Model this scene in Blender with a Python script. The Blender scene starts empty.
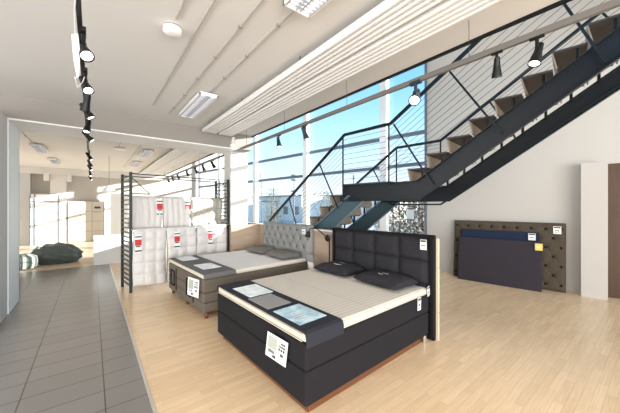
import bpy, bmesh, math, random
from mathutils import Vector, Matrix
random.seed(7)
R = math.radians
SC = bpy.context.scene
COL = SC.collection

# ------------------------------------------------------------------ camera, light, exposure
cam = bpy.data.cameras.new('camera'); camo = bpy.data.objects.new('camera', cam); COL.objects.link(camo)
cam.sensor_width = 36.0; cam.lens = 36.0 * 279 / 620; cam.clip_start = 0.05; cam.clip_end = 500
camo.location = (0, 0, 1.7); camo.rotation_euler = (R(90), 0, R(-38))
SC.camera = camo
SC.view_settings.view_transform = 'Standard'; SC.view_settings.look = 'None'
SC.view_settings.gamma = 1.0; SC.view_settings.use_curve_mapping = False
SC.view_settings.exposure = 1.06

world = bpy.data.worlds.new('sky'); SC.world = world; world.use_nodes = True
nt = world.node_tree; nt.nodes.clear()
wo = nt.nodes.new('ShaderNodeOutputWorld'); bg = nt.nodes.new('ShaderNodeBackground')
tc = nt.nodes.new('ShaderNodeTexCoord'); sx = nt.nodes.new('ShaderNodeSeparateXYZ'); cr = nt.nodes.new('ShaderNodeValToRGB')
nt.links.new(tc.outputs['Generated'], sx.inputs[0]); nt.links.new(sx.outputs['Z'], cr.inputs[0])
nt.links.new(cr.outputs[0], bg.inputs[0]); nt.links.new(bg.outputs[0], wo.inputs[0])
el = cr.color_ramp.elements
el[0].position = 0.0; el[0].color = (0.93, 0.96, 1.0, 1)
el[1].position = 0.85; el[1].color = (0.07, 0.25, 0.62, 1)
e = el.new(0.10); e.color = (0.74, 0.87, 0.98, 1)
e = el.new(0.22); e.color = (0.52, 0.79, 0.96, 1)
e = el.new(0.40); e.color = (0.25, 0.58, 0.90, 1)
bg.inputs[1].default_value = 0.72

sun = bpy.data.lights.new('sun', 'SUN'); suno = bpy.data.objects.new('sun', sun); COL.objects.link(suno)
sun.energy = 9.0; sun.angle = R(0.6); sun.color = (1.0, 0.965, 0.92)
suno.rotation_euler = Vector((-1, .5, -.262)).to_track_quat('-Z', 'Y').to_euler()

def area(name, loc, look, sxy, energy, color):
    l = bpy.data.lights.new(name, 'AREA'); l.shape = 'RECTANGLE'; l.size, l.size_y = sxy
    l.energy = energy; l.color = color
    o = bpy.data.objects.new(name, l); COL.objects.link(o); o.location = loc
    o.rotation_euler = (Vector(look) - Vector(loc)).to_track_quat('-Z', 'Y').to_euler()
    return o
area('behind_camera_fill', (-0.5, -6.0, 1.6), (1.5, 6, 2.3), (9, 3.0), 470, (1.0, 0.97, 0.925))  # added fill lamp behind the camera, no window modelled there
area('left_side_fill', (-6.4, 0.5, 1.4), (3, 3.0, 2.2), (7, 2.6), 170, (1.0, 0.97, 0.94))  # added fill from the unseen left side of the room
area('upper_hall_fill', (5.2, 2.0, 6.6), (5.4, 3.2, 0), (3, 8), 60, (1.0, 0.95, 0.89))  # added fill lamp high over the stairwell, not a real source
area('far_hall_fill', (-6.2, 12.5, 1.5), (3.0, 12.5, 2.0), (9, 2.6), 70, (1.0, 0.97, 0.93))  # added fill at the far hall's unseen left side

# ------------------------------------------------------------------ materials
def mat(name, col, rough=.6, metal=0.0, emit=None, estr=0, spec=.5, bump=0, bscale=100, var=0, vscale=8, coat=0, sheen=0, stretch=(1,1,1)):
    m = bpy.data.materials.new(name); m.use_nodes = True; n = m.node_tree; p = n.nodes['Principled BSDF']
    p.inputs['Base Color'].default_value = (*col, 1); p.inputs['Roughness'].default_value = rough
    p.inputs['Metallic'].default_value = metal; p.inputs['Specular IOR Level'].default_value = spec
    if coat: p.inputs['Coat Weight'].default_value = coat
    if sheen: p.inputs['Sheen Weight'].default_value = sheen
    if emit: p.inputs['Emission Color'].default_value = (*emit, 1); p.inputs['Emission Strength'].default_value = estr
    if bump or var:
        t = n.nodes.new('ShaderNodeTexCoord'); mp = n.nodes.new('ShaderNodeMapping'); mp.inputs['Scale'].default_value = stretch
        n.links.new(t.outputs['Object'], mp.inputs[0])
    if bump:
        no = n.nodes.new('ShaderNodeTexNoise'); no.inputs['Scale'].default_value = bscale; no.inputs['Detail'].default_value = 3
        b = n.nodes.new('ShaderNodeBump'); b.inputs['Strength'].default_value = bump; b.inputs['Distance'].default_value = .01
        n.links.new(mp.outputs[0], no.inputs['Vector']); n.links.new(no.outputs[0], b.inputs['Height']); n.links.new(b.outputs[0], p.inputs['Normal'])
    if var:
        no = n.nodes.new('ShaderNodeTexNoise'); no.inputs['Scale'].default_value = vscale; no.inputs['Detail'].default_value = 4
        rp = n.nodes.new('ShaderNodeValToRGB')
        rp.color_ramp.elements[0].position = .3; rp.color_ramp.elements[1].position = .7
        rp.color_ramp.elements[0].color = (*[c*(1-var) for c in col], 1)
        rp.color_ramp.elements[1].color = (*[min(1, c*(1+var)) for c in col], 1)
        n.links.new(mp.outputs[0], no.inputs['Vector']); n.links.new(no.outputs[0], rp.inputs[0]); n.links.new(rp.outputs[0], p.inputs['Base Color'])
    return m

def brick_mat(name, c1, c2, mortar, w, h, msize, off, rough, rot=0, bump=.1, spec=.5, shift=(0,0,0), grain=0, stagger=2):
    m = bpy.data.materials.new(name); m.use_nodes = True; n = m.node_tree; p = n.nodes['Principled BSDF']
    t = n.nodes.new('ShaderNodeTexCoord'); mp = n.nodes.new('ShaderNodeMapping'); b = n.nodes.new('ShaderNodeTexBrick')
    mp.inputs['Rotation'].default_value = (0, 0, rot); mp.inputs['Location'].default_value = shift
    n.links.new(t.outputs['Object'], mp.inputs[0]); n.links.new(mp.outputs[0], b.inputs['Vector'])
    b.offset = off; b.offset_frequency = stagger; b.inputs['Scale'].default_value = 1
    b.inputs['Color1'].default_value = (*c1, 1); b.inputs['Color2'].default_value = (*c2, 1); b.inputs['Mortar'].default_value = (*mortar, 1)
    b.inputs['Brick Width'].default_value = w; b.inputs['Row Height'].default_value = h; b.inputs['Mortar Size'].default_value = msize
    b.inputs['Mortar Smooth'].default_value = .1; b.inputs['Bias'].default_value = 0
    src = b.outputs[0]
    if grain:
        no = n.nodes.new('ShaderNodeTexNoise'); m2 = n.nodes.new('ShaderNodeMapping'); m2.inputs['Scale'].default_value = (1.5, 24, 1)
        n.links.new(t.outputs['Object'], m2.inputs[0]); n.links.new(m2.outputs[0], no.inputs['Vector']); no.inputs['Scale'].default_value = 2.5
        no.inputs['Detail'].default_value = 5
        mx = n.nodes.new('ShaderNodeMixRGB'); mx.blend_type = 'MULTIPLY'; mx.inputs[0].default_value = grain
        rp = n.nodes.new('ShaderNodeValToRGB'); rp.color_ramp.elements[0].color = (.72, .66, .58, 1); rp.color_ramp.elements[1].color = (1, 1, 1, 1)
        rp.color_ramp.elements[0].position = .3; rp.color_ramp.elements[1].position = .65
        n.links.new(no.outputs[0], rp.inputs[0]); n.links.new(src, mx.inputs[1]); n.links.new(rp.outputs[0], mx.inputs[2]); src = mx.outputs[0]
    n.links.new(src, p.inputs['Base Color']); p.inputs['Roughness'].default_value = rough; p.inputs['Specular IOR Level'].default_value = spec
    bp = n.nodes.new('ShaderNodeBump'); bp.inputs['Strength'].default_value = bump; bp.inputs['Distance'].default_value = .003; bp.invert = True
    n.links.new(b.outputs['Fac'], bp.inputs['Height']); n.links.new(bp.outputs[0], p.inputs['Normal'])
    return m

M = {}
M['ceil'] = mat('ceiling_paint', (.72, .70, .67), .85, bump=.03, bscale=30)
M['beam'] = mat('beam_shaded', (.29, .27, .245), .85)  # beam darkened in colour to stand for shade on its front
M['wall'] = mat('wall_paint', (.51, .475, .43), .8, bump=.04, bscale=60)
M['white'] = mat('white_paint', (.86, .86, .85), .6)
M['greywall'] = mat('grey_wall_paint', (.56, .57, .565), .8)
M['jamb'] = mat('jamb_white', (.84, .90, .93), .5)
M['plaster'] = mat('plaster', (.62, .61, .59), .85)
M['beige'] = mat('beige_board', (.42, .32, .24), .55, var=.08, vscale=3, stretch=(1,1,6))
M['pine'] = mat('pine_edge', (.70, .54, .39), .5, var=.12, vscale=6, stretch=(6,6,.6))
M['wood'] = brick_mat('maple_parquet', (.89, .665, .43), (.79, .575, .36), (.60, .43, .26), .48, .068, .0010, .37, .24, bump=.04, grain=.35, spec=.5)
M['farwood'] = brick_mat('far_parquet', (.70, .56, .42), (.62, .49, .36), (.5, .4, .3), .62, .075, .001, .37, .4, bump=.05, grain=.3)
M['tile'] = brick_mat('grey_floor_tile', (.25, .23, .215), (.225, .207, .192), (.045, .04, .036), .59, .30, .005, 0.0, .30, bump=.3, spec=.95, shift=(-.09+.59*4, .1, 0))
M['strip'] = mat('metal_strip', (.75, .72, .66), .35, .6)
M['black'] = mat('black_metal', (.006, .0065, .007), .35, spec=.3)
M['rackm'] = mat('dark_green_metal', (.018, .028, .028), .45)
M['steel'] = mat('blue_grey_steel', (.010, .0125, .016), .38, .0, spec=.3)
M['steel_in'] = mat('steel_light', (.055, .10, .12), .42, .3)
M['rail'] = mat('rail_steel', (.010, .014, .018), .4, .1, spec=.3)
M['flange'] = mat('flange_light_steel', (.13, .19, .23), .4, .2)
M['under'] = mat('tread_shaded', (.045, .038, .032), .55)  # dark colour stands for the shade under the treads
M['cable'] = mat('cable_steel', (.05, .05, .055), .4, .4)
M['tread'] = mat('stair_tread_wood', (.27, .215, .165), .5, var=.2, vscale=5, stretch=(8, 1, 1))
M['mull'] = mat('mullion_grey', (.12, .15, .19), .5)
M['track'] = mat('track_grey', (.15, .14, .128), .5)
M['lens'] = mat('lamp_lens', (1, 1, 1), .3, emit=(1, .97, .92), estr=2.2)
M['led'] = mat('tube_glow', (1, 1, 1), .3, emit=(1, 1, 1), estr=1.1)
M['louver'] = mat('louver', (.42, .42, .44), .35, .5)
M['chrome'] = mat('chrome', (.7, .7, .7), .2, 1)
M['panelm'] = mat('radiant_panel_white', (.83, .82, .80), .4)
M['panelgap'] = mat('radiant_gap', (.28, .25, .21), .6)
M['char'] = mat('charcoal_fabric', (.019, .0175, .020), .95, bump=.5, bscale=260, var=.3, vscale=120, spec=.2)
M['charborder'] = mat('charcoal_border', (.010, .0095, .011), .9, spec=.2)
M['charhead'] = mat('charcoal_headboard', (.028, .027, .032), .95, bump=.5, bscale=260, var=.25, vscale=90, spec=.2)
M['runner'] = mat('blue_black_runner', (.030, .031, .041), .9, bump=.4, bscale=260, spec=.2)
M['plinth'] = mat('copper_brown_wood', (.15, .055, .022), .3)
M['taupe'] = mat('taupe_fabric', (.155, .130, .104), .95, bump=.5, bscale=220, var=.2, vscale=90, spec=.2)
M['greyrun'] = mat('grey_runner', (.15, .145, .145), .9, bump=.4, bscale=220, spec=.2)
M['greyhead'] = mat('grey_headboard_fabric', (.25, .255, .25), .95, bump=.4, bscale=220, spec=.2)
M['cushgrey'] = mat('grey_cushion_fabric', (.16, .15, .138), .95, bump=.4, bscale=220, spec=.2)
M['creamside'] = mat('cream_ticking', (.74, .66, .54), .8, bump=.3, bscale=80)
M['cloth'] = mat('white_ticking', (.80, .79, .77), .85, bump=.2, bscale=60)
M['duvet'] = mat('duvet_white', (.66, .635, .62), .8, bump=.15, bscale=30)
M['duvetgrey'] = mat('duvet_grey_beige', (.40, .375, .33), .85, bump=.15, bscale=30)
M['paper'] = mat('white_paper', (.85, .85, .83), .5)
M['ink'] = mat('dark_ink', (.05, .05, .05), .5)
M['inkgrey'] = mat('grey_ink', (.42, .43, .38), .5)
M['red'] = mat('red_label', (.55, .03, .03), .5)
M['yellow'] = mat('yellow_label', (.80, .60, .14), .5)
M['greycard'] = mat('grey_fabric_sample', (.30, .29, .29), .7)
M['bluecard'] = mat('picture_print_blue', (.45, .62, .76), .35, var=.45, vscale=7)
M['whitecard'] = mat('picture_print_white', (.74, .79, .82), .35, var=.22, vscale=9)
M['navy'] = mat('navy_fabric', (.018, .026, .055), .9, bump=.3, bscale=250, spec=.2)
M['plum'] = mat('dark_slate_fabric', (.040, .034, .042), .9, bump=.3, bscale=250, spec=.2)
M['tweed'] = mat('brown_tweed', (.085, .066, .046), .95, bump=.5, bscale=200, var=.35, vscale=45, stretch=(1, 1, 3), spec=.2)
M['door'] = mat('brown_door', (.075, .032, .012), .5, var=.15, vscale=4, stretch=(6, 6, .6))
M['bean'] = mat('dark_green_grey_leather', (.085, .11, .105), .5, bump=.3, bscale=9)
M['pouf'] = mat('pouf_green', (.06, .085, .07), .8)
M['poufs'] = mat('pouf_stripe', (.30, .31, .28), .8)
M['ground'] = mat('pavement', (.55, .54, .52), .9, var=.15, vscale=1)
M['house'] = mat('pale_render', (.90, .86, .80), .8)
M['pane'] = mat('dark_window_pane', (.22, .22, .22), .3)
M['roof'] = mat('grey_roof', (.30, .27, .25), .8)
M['leaf'] = mat('leaf', (.12, .13, .05), .8, var=.5, vscale=20)
M['bark'] = mat('bark', (.22, .16, .11), .9)
M['mast'] = mat('mast_grey', (.22, .23, .26), .5)
M['dimblue'] = mat('blue_grey_door', (.32, .42, .50), .5)

g = bpy.data.materials.new('window_glass'); g.use_nodes = True; gn = g.node_tree; gn.nodes.clear()
go = gn.nodes.new('ShaderNodeOutputMaterial'); gm = gn.nodes.new('ShaderNodeMixShader'); gt = gn.nodes.new('ShaderNodeBsdfTransparent')
gg = gn.nodes.new('ShaderNodeBsdfGlossy'); gl = gn.nodes.new('ShaderNodeLayerWeight'); gp = gn.nodes.new('ShaderNodeMath'); gp.operation = 'POWER'; gp.inputs[1].default_value = 5; gn.links.new(gl.outputs['Facing'], gp.inputs[0]); gf = gn.nodes.new('ShaderNodeMath'); gf.operation = 'MULTIPLY_ADD'; gf.inputs[1].default_value = .4; gf.inputs[2].default_value = .02; gn.links.new(gp.outputs[0], gf.inputs[0])
gg.inputs['Roughness'].default_value = .02; gt.inputs[0].default_value = (.93, .96, .97, 1)
gn.links.new(gf.outputs[0], gm.inputs[0]); gn.links.new(gt.outputs[0], gm.inputs[1]); gn.links.new(gg.outputs[0], gm.inputs[2]); gn.links.new(gm.outputs[0], go.inputs[0])
M['glass'] = g

# quilted mattress top: fine striped ticking
def stripes_mat(name, base, line, sx_, sy_):
    m = bpy.data.materials.new(name); m.use_nodes = True; n = m.node_tree; p = n.nodes['Principled BSDF']
    t = n.nodes.new('ShaderNodeTexCoord'); b = n.nodes.new('ShaderNodeTexBrick'); n.links.new(t.outputs['Object'], b.inputs['Vector'])
    b.offset = 0; b.inputs['Scale'].default_value = 1; b.inputs['Brick Width'].default_value = sx_; b.inputs['Row Height'].default_value = sy_
    b.inputs['Mortar Size'].default_value = .006; b.inputs['Mortar Smooth'].default_value = 1
    b.inputs['Color1'].default_value = (*base, 1); b.inputs['Color2'].default_value = (*base, 1); b.inputs['Mortar'].default_value = (*line, 1)
    n.links.new(b.outputs[0], p.inputs['Base Color']); p.inputs['Roughness'].default_value = .85
    bp = n.nodes.new('ShaderNodeBump'); bp.inputs['Strength'].default_value = .5; bp.inputs['Distance'].default_value = .006; bp.invert = True
    n.links.new(b.outputs['Fac'], bp.inputs['Height']); n.links.new(bp.outputs[0], p.inputs['Normal'])
    return m
M['topper1'] = stripes_mat('quilted_topper_beige', (.68, .63, .56), (.42, .37, .32), .9, .055)
M['topper2'] = stripes_mat('quilted_topper_white', (.80, .78, .77), (.55, .53, .52), .60, .06)

# ------------------------------------------------------------------ mesh helpers
def bm_(): return bmesh.new()
def bx(b, x0, x1, y0, y1, z0, z1, mtx=None, bev=0, seg=2):
    r = bmesh.ops.create_cube(b, size=1)
    vs = r['verts']
    for v in vs:
        v.co = Vector(((x0+x1)/2 + v.co.x*(x1-x0), (y0+y1)/2 + v.co.y*(y1-y0), (z0+z1)/2 + v.co.z*(z1-z0)))
    if bev:
        es = list({e for v in vs for e in v.link_edges})
        rr = bmesh.ops.bevel(b, geom=es, offset=bev, segments=seg, affect='EDGES', profile=.5)
        vs = list({v for f in rr['faces'] for v in f.verts} | {v for v in vs if v.is_valid})
    if mtx is not None:
        for v in vs: v.co = mtx @ v.co
    return vs
def tube(b, p0, p1, r, n=8, r1=None, cap=True):
    p0, p1 = Vector(p0), Vector(p1); r1 = r if r1 is None else r1
    q = (p1-p0).to_track_quat('Z', 'Y'); A = []; B = []
    for k in range(n):
        a = 2*math.pi*k/n; d = Vector((math.cos(a), math.sin(a), 0))
        A.append(b.verts.new(p0 + q @ (d*r))); B.append(b.verts.new(p1 + q @ (d*r1)))
    for k in range(n): b.faces.new((A[k], A[(k+1) % n], B[(k+1) % n], B[k]))
    if cap: b.faces.new(A[::-1]); b.faces.new(B)
def bar(b, p0, p1, w, h, up=(0, 0, 1)):
    "square section bar: w across, h along 'up'"
    p0, p1 = Vector(p0), Vector(p1); d = (p1-p0).normalized(); up = Vector(up)
    s = d.cross(up).normalized(); t = s.cross(d).normalized()
    vs = []
    for p in (p0, p1):
        for a, c in ((-1, -1), (1, -1), (1, 1), (-1, 1)): vs.append(b.verts.new(p + s*a*w/2 + t*c*h/2))
    for f in ((0, 1, 2, 3), (7, 6, 5, 4), (0, 4, 5, 1), (1, 5, 6, 2), (2, 6, 7, 3), (3, 7, 4, 0)): b.faces.new([vs[i] for i in f])
def prism(b, pts, off):
    "pts: polygon of 3-D points, extruded by vector off"
    A = [b.verts.new(Vector(p)) for p in pts]; B = [b.verts.new(Vector(p)+Vector(off)) for p in pts]; n = len(pts)
    b.faces.new(A[::-1]); b.faces.new(B)
    for k in range(n): b.faces.new((A[k], A[(k+1) % n], B[(k+1) % n], B[k]))
def lathe(b, prof, n=20, c=(0, 0, 0)):
    rings = []
    for r, z in prof:
        rings.append([b.verts.new((c[0]+r*math.cos(2*math.pi*k/n), c[1]+r*math.sin(2*math.pi*k/n), c[2]+z)) for k in range(n)])
    for a, d in zip(rings, rings[1:]):
        for k in range(n): b.faces.new((a[k], a[(k+1) % n], d[(k+1) % n], d[k]))
    b.faces.new(rings[0][::-1]); b.faces.new(rings[-1])
def pathtube(b, pts, r, n=6):
    for p, q in zip(pts, pts[1:]): tube(b, p, q, r, n)

def obj(name, b, m, parent=None, smooth=False, kind=None):
    bmesh.ops.recalc_face_normals(b, faces=b.faces)
    me = bpy.data.meshes.new(name); b.to_mesh(me); b.free(); o = bpy.data.objects.new(name, me); COL.objects.link(o)
    me.materials.append(m if not isinstance(m, str) else M[m])
    if smooth:
        for p in me.polygons: p.use_smooth = True
    if parent: o.parent = parent
    if kind: o['kind'] = kind
    return o
def struct(name, b, m, parent=None, **k): return obj(name, b, m, parent, kind=None if parent else 'structure', **k)
GROUPS = {'spotlight': 'track spotlights', 'ceiling light': 'fluorescent ceiling lights', 'conduit': 'conduits on the ceiling', 'lighting track': 'lighting tracks',
          'ceiling panel': 'radiant ceiling panels', 'smoke detector': 'round ceiling detectors', 'pillow': 'display pillows on the beds', 'duvet': 'duvets hung on the rack',
          'label': 'labels on the duvets', 'price tag': 'price tags', 'headboard': 'headboards leaning on the right wall', 'card': 'boards on the bed runners',
          'building': 'buildings outside', 'pole': 'poles outside', 'shrub': 'shrubs outside', 'bed': 'box-spring beds on display'}
def tag(o, label, cat, group=None, kind=None):
    group = group or GROUPS.get(cat)
    o['label'] = label; o['category'] = cat
    if group: o['group'] = group
    if kind: o['kind'] = kind
    return o
def thing(name, label, cat, loc=(0, 0, 0), rz=0, group=None, scale=1):
    o = bpy.data.objects.new(name, None); COL.objects.link(o); o.location = loc; o.rotation_euler = (0, 0, rz)
    o.empty_display_size = .1; tag(o, label, cat, group); return o
def box(name, dims, m, parent=None, bev=0, seg=2, smooth=False, **k):
    b = bm_(); bx(b, *dims, bev=bev, seg=seg); return obj(name, b, m, parent, smooth=smooth, **k)
def dup(root, loc, rz, label, group=None):
    r = root.copy(); COL.objects.link(r); r.location = loc; r.rotation_euler = (0, 0, rz); r['label'] = label
    if group: r['group'] = group
    for ch in list(root.children):
        c = ch.copy(); COL.objects.link(c); c.parent = r
        for g2 in list(ch.children):
            d = g2.copy(); COL.objects.link(d); d.parent = c
    return r

# frames of reference: u runs along the glass front (away from the shop front), n across it
U = Vector((-.1495, .9888, 0)); N = Vector((.9888, .1495, 0)); Z = Vector((0, 0, 1))
AU = math.atan2(U.y, U.x) - math.pi/2           # rotation that maps +Y on U
W0 = Vector((7.6, 1.06, 0))                      # a point of the glass front / right wall
def W(t, w=0, z=0): return W0 + U*t + N*w + Z*z
MW = Matrix.Translation(W0) @ Matrix.Rotation(AU, 4, 'Z')     # local (n, u, z)
S0 = Vector((3.97, 2.23, 0))
def S(t, w=0, z=0): return S0 + U*t + N*w + Z*z

# ------------------------------------------------------------------ structure
b = bm_(); bx(b, .42, 9.5, -4.5, 10.2, -.06, 0); struct('floor', b, 'wood')
b = bm_(); bx(b, -6.5, .397, -4.5, 10.2, -.06, 0); struct('floor_tiles', b, 'tile').name = 'floor.001'
b = bm_(); bx(b, .397, .42, -4.5, 10.2, -.06, .004); struct('trim_1', b, 'strip')
b = bm_(); bx(b, -6.5, 7.2, 10.2, 17.6, -.06, 0); struct('floor', b, 'farwood')

b = bm_(); bx(b, -6.5, 3.15, -4.5, 6.4, 3.46, 3.75); bx(b, -6.5, 3.15, 7.2, 17.6, 3.46, 3.75); struct('ceiling', b, 'ceil')
b = bm_(); bx(b, 3.15, 3.18, -4.5, 17.6, 3.43, 3.76); struct('trim_2', b, 'black')
b = bm_(); bx(b, 3.18, 9.5, -4.5, 17.6, 6.9, 7.0); struct('ceiling', b, 'ceil')
b = bm_(); bx(b, -6.5, 3.15, 6.4, 7.2, 3.10, 3.75); struct('trim_beam', b, 'beam').name = 'trim_3'
b = bm_(); bx(b, -1.05, 2.75, 6.385, 7.215, 3.075, 3.098); struct('trim_4', b, 'white')  # beam underside in white, the light bounced onto it put in colour
# left pier of the opening
b = bm_(); bx(b, -1.4, -1.055, 5.5, 7.2, 0, 3.10); struct('wall_left', b, 'greywall')
b = bm_(); bx(b, -1.055, -1.04, 6.42, 7.23, 0, 3.075); bx(b, -1.40, -1.04, 7.2, 7.23, 0, 3.075); struct('trim_5', b, 'jamb')
b = bm_(); bx(b, -6.5, -1.4, 6.9, 7.2, 0, 3.10); struct('wall_left', b, 'greywall')
b = bm_(); bx(b, -6.7, -6.5, 7.2, 17.6, 0, 3.46); struct('wall_left', b, 'wall')
b = bm_(); bx(b, -6.7, 7.2, 17.6, 17.8, 0, 6.9); struct('wall_back', b, 'wall')
# column between halls
b = bm_(); bx(b, 2.75, 3.21, 6.75, 7.2, 0, 3.46); struct('wall_column', b, 'plaster').name = 'wall_right'
# low partition behind the beds; unseen far stretch added to block low sun
b = bm_(); bx(b, 3.46, 3.56, 3.40, 9.4, 0, 1.235); bx(b, 2.70, 3.46, 6.60, 6.70, 0, 1.235); o = struct('wall_partition', b, 'beige'); o.name = 'wall_right'
b = bm_(); bx(b, 3.45, 3.57, 3.39, 9.41, 1.235, 1.255); struct('trim_6', b, 'white')

# right wall and its pilaster and door
b = bm_()
bx(b, 0, .2, -.36, 2.98, 0, 6.9, MW); bx(b, 0, .2, -6, -1.45, 0, 6.9, MW); bx(b, 0, .2, -1.45, -.36, 2.50, 6.9, MW)
struct('wall_right', b, 'wall')
b = bm_(); bx(b, -.30, 0, -.36, -.01, 0, 2.52, MW); struct('trim_7', b, 'wall')
b = bm_(); bx(b, -.02, 0, -.01, 2.98, 0, .06, MW); struct('baseboard_right', b, 'wall')
d1 = bm_(); bx(d1, -.02, .06, -1.45, -.36, 0, 2.50, MW); dd = struct('door_1', d1, 'door')
b = bm_(); bx(b, -.035, -.02, -.45, -.36, 0, 2.5, MW); obj('door_frame', b, 'door', dd)
b = bm_(); tube(b, MW @ Vector((-.02, -.62, 1.05)), MW @ Vector((-.08, -.62, 1.05)), .012); tube(b, MW @ Vector((-.08, -.62, 1.05)), MW @ Vector((-.08, -.75, 1.05)), .010); obj('door_handle', b, 'chrome', dd)

# glass front
ts = [2.98, 4.33, 7.56, 10.76, 13.96, 16.6]
for k in range(5):
    a, c = ts[k], ts[k+1]
    b = bm_()
    wl = .05
    bx(b, -.05, .07, a, a+wl, 0, 6.9, MW); bx(b, -.05, .07, c-wl, c, 0, 6.9, MW)
    for z_, h in ((.05, .05), (2.88, .045), (3.74, .045), (5.9, .05)): bx(b, -.05, .07, a+wl, c-wl, z_-h, z_+h, MW)
    fr = struct('window_%d' % (k+1), b, 'mull')
    b = bm_(); bx(b, .005, .015, a+wl, c-wl, .10, 6.85, MW); obj('window_pane', b, 'glass', fr)
    if k:
        b = bm_(); bx(b, -.22, -.06, a-.26, a-.04, 0, 6.9, MW); struct('trim_%d' % (7+k), b, 'white')

# far hall: joinery on the back wall
b = bm_(); bx(b, -1.5, -.95, 17.25, 17.6, 0, 3.46); struct('wall_back', b, 'ceil')
b = bm_(); bx(b, -6.5, 3.0, 17.2, 17.6, 3.16, 3.46); struct('trim_12', b, 'ceil')
b = bm_(); bx(b, -6.5, -2.15, 17.3, 17.6, 0, 3.16); struct('wall_back', b, 'greywall')
sd = bm_(); bx(sd, -2.14, -1.15, 17.12, 17.2, 0, 2.25); sdo = struct('door_2', sd, 'white')
b = bm_()
for x in (-2.14, -2.0, -1.2): bx(b, x, x+.025, 17.09, 17.12, 0, 2.25)
bx(b, -2.14, -1.15, 17.09, 17.12, 1.9, 1.93)
obj('door_frame', b, 'mull', sdo)

t = thing('wardrobe', 'tall beige panelled wardrobe standing on the back wall of the far hall', 'wardrobe', (-.25, 17.3, 0))
box('body', (-.66, .72, 0, .28, 0, 1.95), mat('wardrobe_seam', (.20, .18, .16), .5), t)
wm = mat('wardrobe_panel', (.60, .55, .47), .45)
for i in range(3):
    for j in range(4):
        box('door_panel', (-.64+i*.45, -.64+i*.45+.435, -.02, 0, .03+j*.48, .03+j*.48+.465), wm, t)
box('notice', (.34, .58, -.03, -.02, 1.60, 1.70), 'ink', t); box('notice', (.34, .58, -.03, -.02, 1.40, 1.47), 'inkgrey', t)
o = box('white_screen', (.50, 1.45, 16.9, 17.02, 0, 2.35), 'white', bev=.004); tag(o, 'tall plain white display panel beside the beige wardrobe', 'panel')
for x0, x1, w_ in ((-1.70, -1.52, 'left'), (-.93, -.75, 'right')):
    o = box('speaker_box', (x0, x1, 17.05, 17.19, 2.85, 3.2), 'ceil', bev=.01)
    tag(o, 'small cream wall box on the %s side of the far column' % w_, 'box')
t = thing('white_plinth', 'white display plinth at the edge of the tiled floor', 'plinth', (.04, 10.15, 0))
box('body', (0, 1.5, 0, .8, 0, .77), 'white', t, bev=.006); box('top_board', (-.01, 1.51, -.01, .81, .77, .80), 'white', t, bev=.004)

# pendant in the far hall
t = thing('pendant_lamp', 'white bowl pendant lamp hanging in the far hall', 'pendant lamp', (.47, 12, 2.2))
b = bm_(); lathe(b, [(.02, .24), (.06, .22), (.17, .10), (.22, .02), (.20, 0), (.02, 0)], 20); obj('lamp_shade', b, 'white', t, smooth=True)
b = bm_(); tube(b, (0, 0, .22), (0, 0, 1.26), .006); obj('cord', b, 'ink', t)

# bean bags
t = thing('bean_bag', 'crumpled dark green-grey bean bag lying on the far floor', 'bean bag', (-.80, 11.35, 0), R(8))
b = bm_(); bmesh.ops.create_icosphere(b, subdivisions=4, radius=1)
for v in b.verts:
    x, y, z_ = v.co
    f = 1 + .05*math.sin(5*x+2*z_) + .05*math.sin(9*y+4*x) + .05*math.sin(13*z_+6*x) + .04*math.sin(17*x+8*y)
    v.co = Vector((x*.56*f, y*.42*f, max(0, (z_*.30*f + .24) * (1.05 - .12*x) + .05*abs(x)*z_)))
obj('cover', b, 'bean', t, smooth=True)
b = bm_(); lathe(b, [(.05, 0), (.07, .02), (.04, .1), (.02, .13)], 10, (-.45, -.1, .42)); obj('knot', b, 'bean', t, smooth=True)
t = thing('floor_pouf', 'rounded pouf with pale grey stripes beside the bean bag', 'pouf', (-1.50, 10.75, 0))
b = bm_(); lathe(b, [(.15, 0), (.27, .03), (.31, .16), (.29, .33), (.15, .40), (.02, .41)], 24); obj('body', b, 'pouf', t, smooth=True)
for a in range(0, 10):
    b = bm_(); an = a*2*math.pi/10
    pts = [Vector((r_*math.cos(an), r_*math.sin(an), z_)) for r_, z_ in ((.275, .035), (.315, .16), (.295, .33), (.155, .402))]
    for p, q in zip(pts, pts[1:]): bar(b, p, q, .07, .012, up=(math.cos(an), math.sin(an), .2))
    obj('stripe', b, 'poufs', t)

# ------------------------------------------------------------------ ceiling fittings
def radiant(x0, x1, y0, y1, z0, label, g):
    t = thing('radiant_ceiling_panel', label, 'ceiling panel', ((x0+x1)/2, (y0+y1)/2, z0), 0, g)
    w = x1-x0; L = y1-y0
    b = bm_(); pr = []; nr = 5
    for i in range(nr):
        a = -w/2 + i*w/nr; s_ = w/nr
        pr += [(a, .0), (a+s_*.10, -.020), (a+s_*.26, -.034), (a+s_*.55, -.034), (a+s_*.76, -.022), (a+s_*.84, .012), (a+s_*.95, .012)]
    pr += [(w/2, 0), (w/2, .03), (-w/2, .03)]
    prism(b, [(x, -L/2, z_) for x, z_ in pr], (0, L, 0)); obj('ribbed_sheet', b, 'panelm', t)
    b = bm_()
    for e_ in (-L/2-.004, L/2): bx(b, -w/2, w/2, e_, e_+.004, -.02, .04)
    obj('end_cap', b, 'panelm', t)
    b = bm_(); y = -L/2+.35
    while y < L/2: bar(b, (-w/2+.04, y, .03), (-w/2+.04, y, 3.46-z0), .012, .012, up=(1, 0, 0)); bar(b, (w/2-.04, y, .03), (w/2-.04, y, 3.46-z0), .012, .012, up=(1, 0, 0)); y += 1.6
    obj('hanger', b, 'track', t)
    return t
radiant(1.88, 2.20, -2.5, 6.2, 3.35, 'long ribbed white radiant panel over the beds, nearer the ceiling lights', None)
radiant(2.24, 2.56, -2.5, 6.2, 3.35, 'long ribbed white radiant panel over the beds, nearer the glass front', None)
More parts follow.
